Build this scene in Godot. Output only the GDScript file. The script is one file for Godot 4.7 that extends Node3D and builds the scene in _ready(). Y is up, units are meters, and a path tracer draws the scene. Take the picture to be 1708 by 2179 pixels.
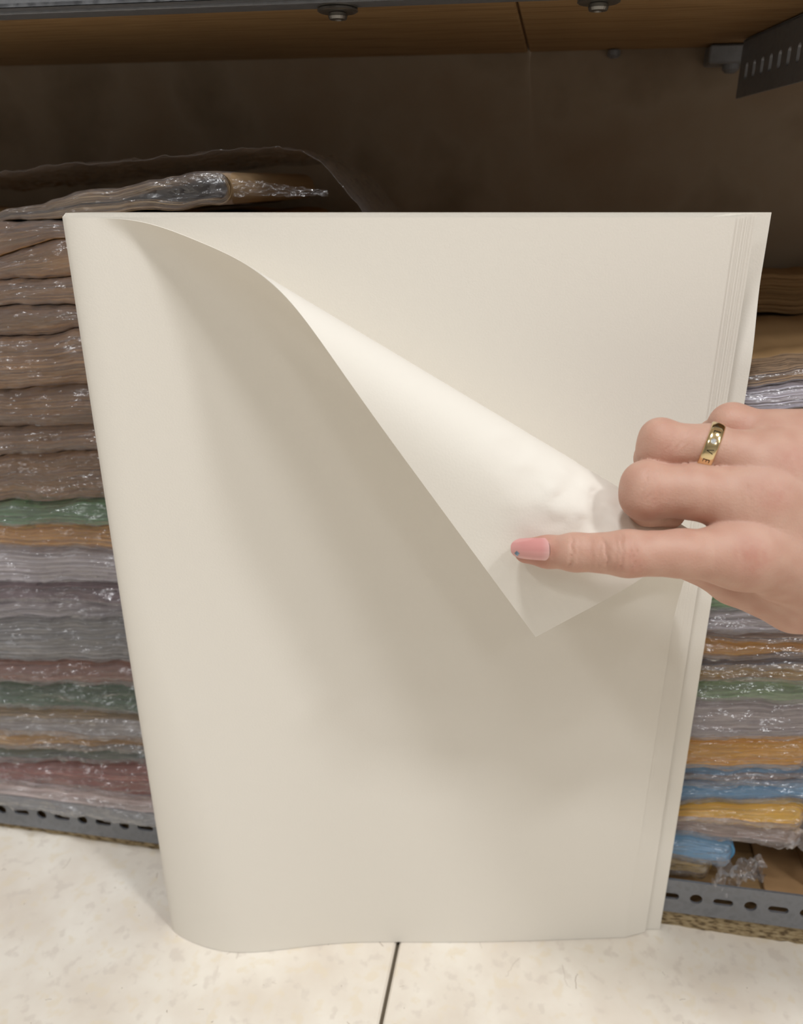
extends Node3D
# A folded stack of cream paper standing in front of a slotted-steel shelf; a hand curls back the outer sheet.

const SHELF_TURN := 0.17969          # the shelf runs 10.3 degrees off the sheet
const SHELF_ORIGIN := Vector3(0, 0, -0.41523)
var TS: Transform3D
var names := {}
var mats := {}
var rng := RandomNumberGenerator.new()
var wrinkle := FastNoiseLite.new()
var fine := FastNoiseLite.new()
var soft := FastNoiseLite.new()

func _ready() -> void:
	rng.seed = 7
	TS = Transform3D(Basis(Vector3.UP, -SHELF_TURN), SHELF_ORIGIN)
	# ---- camera
	var cam := Camera3D.new()
	cam.name = "camera"
	add_child(cam)
	cam.position = Vector3(0, 0.46, 0)
	cam.rotation_degrees = Vector3(-22.5, 0, 0)
	var at := CameraAttributesPhysical.new()
	at.frustum_focal_length = 12.0 * 1710.0 / 1089.5
	at.frustum_near = 0.02
	at.frustum_far = 30.0
	at.frustum_focus_distance = 0.36
	at.exposure_aperture = 6.5
	cam.attributes = at
	cam.fov = rad_to_deg(2.0 * atan(1089.5 / 1710.0))
	cam.current = true
	# ---- environment
	var env := Environment.new()
	env.background_mode = Environment.BG_COLOR
	env.background_color = Color(0.02, 0.02, 0.02)
	env.tonemap_mode = Environment.TONE_MAPPER_LINEAR
	env.tonemap_exposure = 0.505
	env.sdfgi_enabled = true
	env.ssao_enabled = true
	env.ssil_enabled = true
	var we := WorldEnvironment.new()
	we.name = "environment"
	we.environment = env
	add_child(we)
	# ---- ceiling lamps of the shop (x, z, energy); the row to the right front throws the sheet's shadow
	var lamp_spots := [[1.40, 1.05, 5.2], [2.05, 1.55, 1.7], [2.95, 2.40, 1.3], [-0.32, 0.22, 4.4], [-1.45, 1.10, 2.5], [0.4, 2.5, 0.9], [-0.2, 1.5, 0.6], [0.75, 0.30, 0.6]]
	noises()
	materials()
	room()
	for a in lamp_spots:
		led_panel(Vector3(a[0], 2.415, a[1]), a[2])
	rack()
	left_stack()
	right_stack()
	inner_sheets()
	curled_sheet()
	person()
	finger_ring()

# ---------------------------------------------------------------- helpers
func numbered(n: String) -> String:
	names[n] = names.get(n, -1) + 1
	return n if names[n] == 0 else "%s_%03d" % [n, names[n]]

func tag(o: Node, label: String, category := "", group := "", kind := "") -> void:
	o.set_meta("label", label)
	if category: o.set_meta("category", category)
	if group: o.set_meta("group", group)
	if kind: o.set_meta("kind", kind)

func thing(called: String, xf: Transform3D) -> Node3D:
	var o := Node3D.new()
	o.name = numbered(called)
	o.transform = xf
	add_child(o)
	return o

func put(called: String, mesh: Mesh, m: Material, parent: Node, xf := Transform3D()) -> MeshInstance3D:
	var o := MeshInstance3D.new()
	o.name = numbered(called) if parent == self else called
	o.mesh = mesh
	o.material_override = m
	o.transform = xf
	o.cast_shadow = GeometryInstance3D.SHADOW_CASTING_SETTING_ON
	parent.add_child(o, true)
	return o

func arrays_mesh(P: PackedVector3Array, N: PackedVector3Array, I: PackedInt32Array, uv := PackedVector2Array(), col := PackedColorArray()) -> ArrayMesh:
	var a := []
	a.resize(Mesh.ARRAY_MAX)
	a[Mesh.ARRAY_VERTEX] = P
	a[Mesh.ARRAY_NORMAL] = N
	a[Mesh.ARRAY_INDEX] = I
	if uv.size(): a[Mesh.ARRAY_TEX_UV] = uv
	if col.size(): a[Mesh.ARRAY_COLOR] = col
	var m := ArrayMesh.new()
	m.add_surface_from_arrays(Mesh.PRIMITIVE_TRIANGLES, a)
	return m

# smooth normals of a grid, point (i, j) at j * nu + i; normal is d/di x d/dj
func grid_normals(P: PackedVector3Array, nu: int, nv: int) -> PackedVector3Array:
	var N := PackedVector3Array()
	N.resize(nu * nv)
	for j in nv:
		var j0 := maxi(j - 1, 0) * nu
		var j1 := mini(j + 1, nv - 1) * nu
		for i in nu:
			var du := P[j * nu + mini(i + 1, nu - 1)] - P[j * nu + maxi(i - 1, 0)]
			var dv := P[j1 + i] - P[j0 + i]
			N[j * nu + i] = du.cross(dv).normalized()
	return N

func grid_index(nu: int, nv: int, base := 0, flip := false) -> PackedInt32Array:
	var I := PackedInt32Array()
	for j in nv - 1:
		for i in nu - 1:
			var a := base + j * nu + i
			var b := a + 1
			var c := a + nu
			var d := c + 1
			if flip: I.append_array([a, b, c, b, d, c])
			else: I.append_array([a, c, b, b, c, d])
	return I

func grid_mesh(P: PackedVector3Array, nu: int, nv: int, uv := PackedVector2Array(), col := PackedColorArray()) -> ArrayMesh:
	return arrays_mesh(P, grid_normals(P, nu, nv), grid_index(nu, nv), uv, col)

# a sheet of real thickness: outer face P, inner face t behind it, and the cut edges
func sheet_mesh(P: PackedVector3Array, nu: int, nv: int, t: float) -> ArrayMesh:
	var N := grid_normals(P, nu, nv)
	var n := nu * nv
	var V := P.duplicate()
	var M := N.duplicate()
	for k in n:
		V.append(P[k] - N[k] * t)
		M.append(-N[k])
	var I := grid_index(nu, nv)
	I.append_array(grid_index(nu, nv, n, true))
	for e in 4:
		var rim := []
		if e == 0: for i in nu: rim.append(i)
		elif e == 1: for j in nv: rim.append(j * nu + nu - 1)
		elif e == 2: for i in nu: rim.append((nv - 1) * nu + nu - 1 - i)
		else: for j in nv: rim.append((nv - 1 - j) * nu)
		var base := V.size()
		for k in rim.size():
			var a: int = rim[k]
			var d: Vector3 = P[rim[mini(k + 1, rim.size() - 1)]] - P[rim[maxi(k - 1, 0)]]
			var o := d.cross(N[a]).normalized()
			V.append_array([P[a], P[a] - N[a] * t])
			M.append_array([o, o])
		for k in rim.size() - 1:
			var a := base + k * 2
			I.append_array([a, a + 2, a + 1, a + 1, a + 2, a + 3])
	return arrays_mesh(V, M, I)

func flat_mesh(tris: PackedVector3Array) -> ArrayMesh:
	var N := PackedVector3Array()
	var I := PackedInt32Array()
	for k in range(0, tris.size(), 3):
		var nn := -(tris[k + 1] - tris[k]).cross(tris[k + 2] - tris[k]).normalized()
		N.append_array([nn, nn, nn])
		I.append_array([k, k + 1, k + 2])
	return arrays_mesh(tris, N, I)

func quad(T: PackedVector3Array, a: Vector3, b: Vector3, c: Vector3, d: Vector3) -> void:   # counter-clockwise seen from outside
	T.append_array([a, c, b, a, d, c])

# bevelled box from lo to hi
func block(lo: Vector3, hi: Vector3, bev: float) -> ArrayMesh:
	var T := PackedVector3Array()
	var c := (lo + hi) * 0.5
	var h := (hi - lo) * 0.5
	for ax in 3:
		for sg in [-1.0, 1.0]:
			var u := (ax + 1) % 3
			var v := (ax + 2) % 3
			var p := []
			for k in [[-1, -1], [1, -1], [1, 1], [-1, 1]]:
				var q := Vector3.ZERO
				q[ax] = sg * h[ax]
				q[u] = k[0] * (h[u] - bev)
				q[v] = k[1] * (h[v] - bev)
				p.append(c + q)
			if sg > 0: quad(T, p[0], p[1], p[2], p[3])
			else: quad(T, p[3], p[2], p[1], p[0])
	for ax in 3:
		var u := (ax + 1) % 3
		var v := (ax + 2) % 3
		for su in [-1.0, 1.0]:
			for sv in [-1.0, 1.0]:
				var p := []
				for k in [[-1, 0], [1, 0], [1, 1], [-1, 1]]:
					var q := Vector3.ZERO
					q[ax] = k[0] * (h[ax] - bev)
					q[u] = su * (h[u] - (bev if k[1] == 1 else 0.0))
					q[v] = sv * (h[v] - (0.0 if k[1] == 1 else bev))
					p.append(c + q)
				if su * sv > 0: quad(T, p[0], p[1], p[2], p[3])
				else: quad(T, p[3], p[2], p[1], p[0])
	for sx in [-1.0, 1.0]:
		for sy in [-1.0, 1.0]:
			for sz in [-1.0, 1.0]:
				var s3 := Vector3(sx, sy, sz)
				var a := c + s3 * (h - Vector3(0, bev, bev))
				var b := c + s3 * (h - Vector3(bev, 0, bev))
				var d := c + s3 * (h - Vector3(bev, bev, 0))
				if sx * sy * sz > 0: T.append_array([a, d, b])
				else: T.append_array([a, b, d])
	return flat_mesh(T)

func lathe(profile: Array, seg := 32) -> ArrayMesh:       # [radius, y] pairs, from the top down
	var T := PackedVector3Array()
	for k in profile.size() - 1:
		for i in seg:
			var a0 := TAU * i / seg
			var a1 := TAU * (i + 1) / seg
			var p: Array = profile[k]
			var q: Array = profile[k + 1]
			var A := Vector3(p[0] * cos(a0), p[1], p[0] * sin(a0))
			var B := Vector3(p[0] * cos(a1), p[1], p[0] * sin(a1))
			var C := Vector3(q[0] * cos(a1), q[1], q[0] * sin(a1))
			var D := Vector3(q[0] * cos(a0), q[1], q[0] * sin(a0))
			if p[0] > 1e-6: T.append_array([A, B, C])
			if q[0] > 1e-6: T.append_array([A, C, D])
	return flat_mesh(T)

func mat(c: Color, rough := 0.8, metal := 0.0, spec := 0.5) -> StandardMaterial3D:
	var m := StandardMaterial3D.new()
	m.albedo_color = c
	m.roughness = rough
	m.metallic = metal
	m.metallic_specular = spec
	return m

func noise_tex(freq: float, oct: int, cols: Array, stops: Array, size := 1024, kind := FastNoiseLite.TYPE_SIMPLEX_SMOOTH, sd := 1, h := 0) -> NoiseTexture2D:
	var n := FastNoiseLite.new()
	n.noise_type = kind
	n.frequency = freq
	n.fractal_octaves = oct
	n.seed = sd
	var t := NoiseTexture2D.new()
	t.width = size
	t.height = h if h else size
	t.seamless = true
	t.noise = n
	if cols.size():
		var g := Gradient.new()
		g.colors = PackedColorArray(cols)
		g.offsets = PackedFloat32Array(stops)
		t.color_ramp = g
	return t

func noises() -> void:
	wrinkle.noise_type = FastNoiseLite.TYPE_SIMPLEX_SMOOTH
	wrinkle.frequency = 1.0
	wrinkle.fractal_type = FastNoiseLite.FRACTAL_RIDGED
	wrinkle.fractal_octaves = 3
	wrinkle.seed = 3
	fine.noise_type = FastNoiseLite.TYPE_SIMPLEX_SMOOTH
	fine.frequency = 1.0
	fine.fractal_octaves = 2
	fine.seed = 11
	soft.noise_type = FastNoiseLite.TYPE_SIMPLEX_SMOOTH
	soft.frequency = 1.0
	soft.fractal_type = FastNoiseLite.FRACTAL_NONE
	soft.seed = 5

func materials() -> void:
	# cream wove paper
	var p := mat(Color(0.934, 0.913, 0.872), 0.78, 0.0, 0.4)
	p.heightmap_enabled = true
	p.heightmap_scale = 0.004
	p.heightmap_texture = noise_tex(0.06, 3, [], [], 512)
	p.uv1_triplanar = true
	p.uv1_scale = Vector3(22, 22, 22)
	mats.paper = p
	# cut paper edges, tinted by vertex colours
	var e := mat(Color.WHITE, 0.85, 0.0, 0.35)
	e.vertex_color_use_as_albedo = true
	mats.edges = e
	# clear wrapping film
	var f := StandardMaterial3D.new()
	f.albedo_color = Color(0.93, 0.92, 0.94, 0.035)
	f.transparency = BaseMaterial3D.TRANSPARENCY_ALPHA
	f.roughness = 0.19
	f.metallic_specular = 0.5
	f.cull_mode = BaseMaterial3D.CULL_DISABLED
	var fn := noise_tex(0.010, 4, [], [], 512, FastNoiseLite.TYPE_SIMPLEX_SMOOTH, 31)
	fn.as_normal_map = true
	fn.bump_strength = 9.0
	f.normal_enabled = true
	f.normal_texture = fn
	f.normal_scale = 2.2
	f.uv1_triplanar = true
	f.uv1_scale = Vector3(8, 34, 34)
	mats.film = f
	# grey enamelled steel angle
	var s := mat(Color(0.50, 0.51, 0.53), 0.42, 0.3, 0.5)
	s.albedo_texture = noise_tex(0.02, 4, [Color(0.90, 0.90, 0.90), Color(1, 1, 1), Color(0.94, 0.93, 0.92)], [0.0, 0.5, 1.0], 512)
	s.uv1_triplanar = true
	s.uv1_scale = Vector3(9, 9, 9)
	mats.steel = s
	mats.bolt = mat(Color(0.52, 0.51, 0.49), 0.35, 0.8)
	# plywood, grain along the shelf
	var w := mat(Color(0.64, 0.52, 0.36), 0.7)
	w.albedo_texture = noise_tex(0.012, 4, [Color(0.76, 0.70, 0.62), Color(1, 1, 1), Color(0.88, 0.83, 0.76)], [0.0, 0.55, 1.0], 512)
	w.uv1_triplanar = true
	w.uv1_scale = Vector3(1.5, 30, 30)
	mats.ply = w
	# crumbly particle board
	var q := mat(Color(0.74, 0.68, 0.57), 0.9)
	q.albedo_texture = noise_tex(0.035, 5, [Color(0.50, 0.45, 0.38), Color(0.82, 0.78, 0.70), Color(1, 1, 0.97)], [0.25, 0.48, 1.0], 512, FastNoiseLite.TYPE_SIMPLEX_SMOOTH, 9)
	q.uv1_triplanar = true
	q.uv1_scale = Vector3(7, 22, 22)
	mats.chip = q
	# plaster of the back wall, blotched
	var b := mat(Color(0.56, 0.50, 0.43), 0.9)
	b.albedo_texture = noise_tex(0.006, 5, [Color(0.86, 0.84, 0.81), Color(1, 1, 1), Color(0.95, 0.92, 0.89)], [0.1, 0.5, 0.9], 1024, FastNoiseLite.TYPE_SIMPLEX_SMOOTH, 21)
	b.uv1_triplanar = true
	b.uv1_scale = Vector3(1.4, 1.4, 1.4)
	mats.plaster = b
	mats.white_wall = mat(Color(0.90, 0.90, 0.89), 0.9)
	mats.grout = mat(Color(0.42, 0.38, 0.32), 0.95)
	# glazed stone-look tile with scuffs
	var t := mat(Color(0.945, 0.93, 0.905), 0.35, 0.0, 0.5)
	t.albedo_texture = tile_texture()
	t.uv1_triplanar = true
	t.uv1_world_triplanar = true
	t.uv1_scale = Vector3(2.6, 2.6, 2.6)
	t.uv1_offset = Vector3(0.3, 0, 0.55)
	mats.tile = t
	mats.kraft_board = mat(Color(0.66, 0.52, 0.36), 0.85)

func tile_texture() -> ImageTexture:
	var n := 1024
	var im := Image.create_empty(n, n, false, Image.FORMAT_RGB8)
	var a := FastNoiseLite.new()
	a.seed = 4
	a.frequency = 0.006
	a.fractal_octaves = 5
	var b := FastNoiseLite.new()
	b.seed = 8
	b.frequency = 0.02
	b.fractal_octaves = 4
	for y in n:
		for x in n:
			var v := clampf(0.5 + 0.75 * a.get_noise_2d(x, y), 0, 1)
			var g := b.get_noise_2d(x, y)
			var c := Color(0.93, 0.90, 0.86).lerp(Color(1.0, 0.99, 0.965), v)
			if g > 0.24: c = c.lerp(Color(0.95, 0.91, 0.83), clampf((g - 0.24) * 2.0, 0, 0.5))
			if g < -0.28: c = c.lerp(Color(0.88, 0.85, 0.82), clampf((-0.28 - g) * 2.0, 0, 0.45))
			im.set_pixel(x, y, c)
	var r := RandomNumberGenerator.new()
	r.seed = 15
	for k in 170:                                   # scuffs and specks
		var x := r.randf() * n
		var y := r.randf() * n
		var d := r.randf() * TAU
		var l := 2.0 + pow(r.randf(), 3.0) * 46.0
		var dark := r.randf_range(0.08, 0.42)
		for s in int(l * 2):
			var px := int(x + cos(d) * s * 0.5) % n
			var py := int(y + sin(d) * s * 0.5) % n
			d += r.randf_range(-0.03, 0.03)
			if px >= 0 and py >= 0:
				im.set_pixel(px, py, im.get_pixel(px, py).lerp(Color(0.42, 0.34, 0.27), dark))
	return ImageTexture.create_from_image(im)

# ---------------------------------------------------------------- the room
func room() -> void:
	var fl := put("floor", block(Vector3(-4, -0.08, -0.30), Vector3(5, -0.004, 6), 0.002), mats.grout, self, TS)
	tag(fl, "beige stone-look tiled shop floor with dark grout joints", "", "", "structure")
	var tile := block(Vector3(0.0012, -0.006, 0.0012), Vector3(0.4988, 0.0, 0.4988), 0.0012)
	for i in range(-7, 9):
		for j in range(0, 10):
			put("tile", tile, mats.tile, fl, Transform3D(Basis(), Vector3(0.0045 + i * 0.5, 0, -0.014 + j * 0.5)))
	var wb := put("wall_back", block(Vector3(-4, 0, -0.30), Vector3(5, 2.5, -0.212), 0.002), mats.plaster, self, TS)
	tag(wb, "stained brown-grey plaster wall behind the shelf", "", "", "structure")
	var wf := put("wall_front", block(Vector3(-4, 0, 5.0), Vector3(5, 2.5, 5.1), 0.002), mats.white_wall, self, TS)
	tag(wf, "off-white far wall of the shop", "", "", "structure")
	var wl := put("wall_left", block(Vector3(-4.1, 0, -0.3), Vector3(-4.0, 2.5, 5.1), 0.002), mats.white_wall, self, TS)
	tag(wl, "off-white side wall of the shop", "", "", "structure")
	var wr := put("wall_right", block(Vector3(5.0, 0, -0.3), Vector3(5.1, 2.5, 5.1), 0.002), mats.white_wall, self, TS)
	tag(wr, "off-white end wall of the shop", "", "", "structure")
	var ce := put("ceiling", block(Vector3(-4.1, 2.5, -0.3), Vector3(5.1, 2.6, 5.1), 0.002), mats.white_wall, self, TS)
	tag(ce, "plain white shop ceiling", "", "", "structure")

func led_panel(at: Vector3, energy: float) -> void:
	var o := thing("led_panel", Transform3D(Basis(Vector3.UP, -SHELF_TURN), at + Vector3(0, 0.085, 0)))
	tag(o, "small square white LED panel lamp on the ceiling", "ceiling lamp", "ceiling lamps")
	put("housing", block(Vector3(-0.155, -0.045, -0.155), Vector3(0.155, 0, 0.155), 0.004), mats.white_wall, o)
	var g := mat(Color(1, 1, 1), 0.5)
	g.emission_enabled = true
	g.emission = Color(0.985, 0.99, 1.0)
	g.emission_energy_multiplier = 3.0
	put("lamp_diffuser", block(Vector3(-0.14, -0.052, -0.14), Vector3(0.14, -0.046, 0.14), 0.002), g, o)
	var l := AreaLight3D.new()
	l.name = "lamp_light"
	l.area_size = Vector2(0.27, 0.27)
	l.area_normalize_energy = true
	l.light_energy = energy
	l.light_color = Color(0.985, 0.99, 1.0)
	l.shadow_enabled = true
	l.position = Vector3(0, -0.058, 0)
	l.rotation_degrees = Vector3(-90, 0, 0)
	l.area_range = 12.0
	o.add_child(l)

# ---------------------------------------------------------------- slotted steel angle
# a strip of plate in x (length) and y (width), thickness th to -z, one rounded slot per cell: [x centre, half length, half height]
func slotted(x0: float, x1: float, y0: float, y1: float, th: float, slots: Array) -> PackedVector3Array:
	var T := PackedVector3Array()
	var cuts := [x0]
	for k in slots.size() - 1:
		cuts.append(0.5 * (slots[k][0] + slots[k][1] + slots[k + 1][0] - slots[k + 1][1]))
	cuts.append(x1)
	var n := 24
	for k in slots.size():
		var cx: float = slots[k][0]
		var cy := 0.5 * (y0 + y1) + float(slots[k][3])
		var hx: float = slots[k][1]
		var hy: float = slots[k][2]
		var r := minf(hx, hy)
		var inner := []
		var outer := []
		for i in n:
			var a := TAU * (i + 0.5) / n
			var d := Vector2(cos(a), sin(a))
			inner.append(Vector2(cx + signf(d.x) * (hx - r) + d.x * r, cy + signf(d.y) * (hy - r) + d.y * r))
			var bx: float = (cuts[k + 1] - cx) if d.x > 0 else (cx - cuts[k])
			var by: float = (y1 - cy) if d.y > 0 else (cy - y0)
			var f := maxf(absf(d.x), absf(d.y))
			outer.append(Vector2(cx + d.x / f * bx, cy + d.y / f * by))
		for i in n:
			var j := (i + 1) % n
			var ia := Vector3(inner[i].x, inner[i].y, 0)
			var ib := Vector3(inner[j].x, inner[j].y, 0)
			var oa := Vector3(outer[i].x, outer[i].y, 0)
			var ob := Vector3(outer[j].x, outer[j].y, 0)
			var z := Vector3(0, 0, -th)
			quad(T, ia, oa, ob, ib)
			quad(T, ib + z, ob + z, oa + z, ia + z)
			quad(T, ib, ib + z, ia + z, ia)
			# the cell's corners are filled where the rays turn from one side to the next
			var corner := Vector3(oa.x if absf(oa.x - ob.x) < 1e-7 else (oa.x if absf(oa.y - y0) > 1e-7 and absf(oa.y - y1) > 1e-7 else ob.x), oa.y if absf(oa.y - y0) < 1e-7 or absf(oa.y - y1) < 1e-7 else ob.y, 0)
			if absf(oa.x - ob.x) > 1e-7 and absf(oa.y - ob.y) > 1e-7:
				T.append_array([oa, ob, corner])
				T.append_array([oa + z, corner + z, ob + z])
	var z2 := Vector3(0, 0, -th)
	quad(T, Vector3(x0, y1, 0), Vector3(x1, y1, 0), Vector3(x1, y1, 0) + z2, Vector3(x0, y1, 0) + z2)
	quad(T, Vector3(x0, y0, 0) + z2, Vector3(x1, y0, 0) + z2, Vector3(x1, y0, 0), Vector3(x0, y0, 0))
	quad(T, Vector3(x1, y0, 0), Vector3(x1, y0, 0) + z2, Vector3(x1, y1, 0) + z2, Vector3(x1, y1, 0))
	quad(T, Vector3(x0, y0, 0) + z2, Vector3(x0, y0, 0), Vector3(x0, y1, 0), Vector3(x0, y1, 0) + z2)
	return T

func turned(T: PackedVector3Array, xf: Transform3D) -> PackedVector3Array:
	var R := PackedVector3Array()
	for v in T: R.append(xf * v)
	return R

func slot_row(x0: float, x1: float, first: float, pitch: float) -> Array:
	var out := []
	var k := int(ceil((x0 + 0.006 - first) / pitch))
	while first + k * pitch < x1 - 0.006:
		var kind := posmod(k, 2)
		out.append([first + k * pitch, 0.0062 if kind == 0 else 0.0039, 0.0026 if kind == 0 else 0.0040, 0.0])
		k += 1
	return out

func rack() -> void:
	var o := thing("shelving_rack", TS)
	tag(o, "grey slotted steel angle rack with a plywood upper shelf", "shelf rack")
	# lower front rail: upright leg with slots, flat leg under the deck; it dips a little to the left
	var tilt := Transform3D(Basis(Vector3(0, 0, 1), 0.017), Vector3(0, 0.0117, -0.0045))
	var T := slotted(-0.75, 0.62, 0.0, 0.0275, 0.0016, slot_row(-0.75, 0.62, 0.1767, 0.0167))
	var F := block(Vector3(-0.75, 0.0, -0.028), Vector3(0.62, 0.0016, -0.0016), 0.0004)
	var lower := put("front_rail", flat_mesh(T), mats.steel, o, tilt)
	tag(lower, "grey slotted steel rail along the foot of the rack")
	put("flange", F, mats.steel, lower)
	# upper front rail: upright leg at the front edge, slotted flat leg seen from below
	var U := slotted(-0.75, 0.62, -0.030, 0.0, 0.0016, slot_row(-0.75, 0.62, 0.012, 0.0167))
	U = turned(U, Transform3D(Basis(Vector3(1, 0, 0), PI / 2), Vector3(0, 0.0, -0.0)))
	var upper := put("front_rail", flat_mesh(U), mats.steel, o, Transform3D(Basis(), Vector3(0, 0.5362, 0)))
	put("flange", flat_mesh(slotted(-0.75, 0.62, -0.0, 0.030, 0.0016, slot_row(-0.75, 0.62, 0.004, 0.0167))), mats.steel, upper)
	# rolled lip on the flat leg
	put("lip", block(Vector3(-0.75, -0.0012, -0.0105), Vector3(0.62, 0.0002, -0.0093), 0.0003), mats.steel, upper)
	# plywood of the upper shelf in two boards that meet at a seam
	put("plywood_board", block(Vector3(-0.75, 0.5380, -0.210), Vector3(0.0474, 0.550, -0.0018), 0.0008), mats.ply, o)
	put("plywood_board", block(Vector3(0.0486, 0.5384, -0.210), Vector3(0.62, 0.5504, -0.0018), 0.0008), mats.ply, o)
	# bolts through the flat leg
	for s in [-0.0358, 0.0862]:
		var b := put("bolt", lathe([[0.0, 0.0], [0.0016, 0.0], [0.0042, -0.0003], [0.0046, -0.0018], [0.0041, -0.0030], [0.0022, -0.0033], [0.0017, -0.0026], [0.0, -0.0026]], 24), mats.bolt, o, Transform3D(Basis(), Vector3(s, 0.5338, -0.0262)))
		put("washer", lathe([[0.0, 0.0032], [0.0092, 0.0032], [0.0097, 0.0028], [0.0097, 0.0019], [0.0088, 0.0016], [0.0096, 0.0013], [0.0097, 0.0004], [0.0090, 0.0], [0.0, 0.0]], 36), mats.bolt, b)
	put("bolt", lathe([[0.0, 0.0], [0.004, 0.0], [0.0042, -0.003], [0.0025, -0.0045], [0.0, -0.0045]], 20), mats.steel, o, Transform3D(Basis(), Vector3(0.1035, 0.5375, -0.205)))
	# side rail under the shelf, its far end short of the wall
	var d := Vector3(0.0135, 0, 0.095)
	var sx := Transform3D(Basis(d.normalized(), Vector3.UP, d.normalized().cross(Vector3.UP)).orthonormalized(), Vector3(0.1778, 0.5375, -0.176))
	var slots := []
	for k in 9: slots.append([0.012 + k * 0.0125, 0.0022, 0.0046, -0.002])
	var side := put("side_rail", flat_mesh(slotted(0.0, 0.172, -0.0315, 0.0, 0.0016, slots)), mats.steel, o, sx)
	tag(side, "dark slotted steel side rail under the upper shelf")
	put("flange", block(Vector3(0, -0.0016, -0.028), Vector3(0.172, 0, 0.0), 0.0004), mats.steel, side)
	put("corner_bracket", block(Vector3(0.1610, 0.527, -0.2105), Vector3(0.1900, 0.5375, -0.190), 0.001), mats.steel, o)
	put("bolt", lathe([[0.0, 0.0], [0.005, 0.0], [0.0052, -0.003], [0.003, -0.005], [0.0, -0.005]], 20), mats.steel, o, Transform3D(Basis(), Vector3(0.176, 0.5272, -0.198)))
	# front posts
	put("upright", block(Vector3(-0.67, 0.012, -0.034), Vector3(-0.64, 0.90, -0.004), 0.001), mats.steel, o)
	put("upright", block(Vector3(0.56, 0.012, -0.034), Vector3(0.59, 0.90, -0.004), 0.001), mats.steel, o)
	# deck and the rough board it stands on
	put("deck_board", block(Vector3(-0.75, 0.0130, -0.21), Vector3(0.62, 0.0235, -0.0120), 0.001), mats.ply, o, Transform3D(Basis(Vector3(0, 0, 1), 0.017), Vector3.ZERO))
	var kick := put("kick_board", rough_board(-0.75, 0.62, -0.0065), mats.chip, o)
	tag(kick, "crumbling particle board under the steel rail")

func rough_board(x0: float, x1: float, z: float) -> ArrayMesh:
	var nu := 260
	var nv := 9
	var P := PackedVector3Array()
	for j in nv:
		for i in nu:
			var x := lerpf(x0, x1, i / float(nu - 1))
			var top := 0.0112 + 0.0169 * x
			var q: Vector3
			if j < 6:
				var v := j / 5.0
				q = Vector3(x, lerpf(0.0, top, v), z - 0.001 + 0.0011 * fine.get_noise_2d(x * 90, v * 4.0) - (0.0012 if v > 0.9 else 0.0))
			else:
				q = Vector3(x, top, z - 0.002 - (j - 5) * 0.05)
			P.append(q)
	return grid_mesh(P, nu, nv)

# ---------------------------------------------------------------- folded bundles in film
# spec: s0, s1 (fold end), a, b: heights [bottom, top] at s = sa and s = sb, n: how far the front lies behind the rail's front, c: colour
func lineh(s: float, sa: float, ha: float, sb: float, hb: float) -> float:
	var t := clampf((s - sa) / (sb - sa), -0.15, 1.0)
	return lerpf(ha, hb, t) + 0.0017 * soft.get_noise_2d(s * 26.0, hb * 45.0) + 0.0006 * soft.get_noise_2d(s * 80.0, hb * 45.0 + 30.0)

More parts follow.
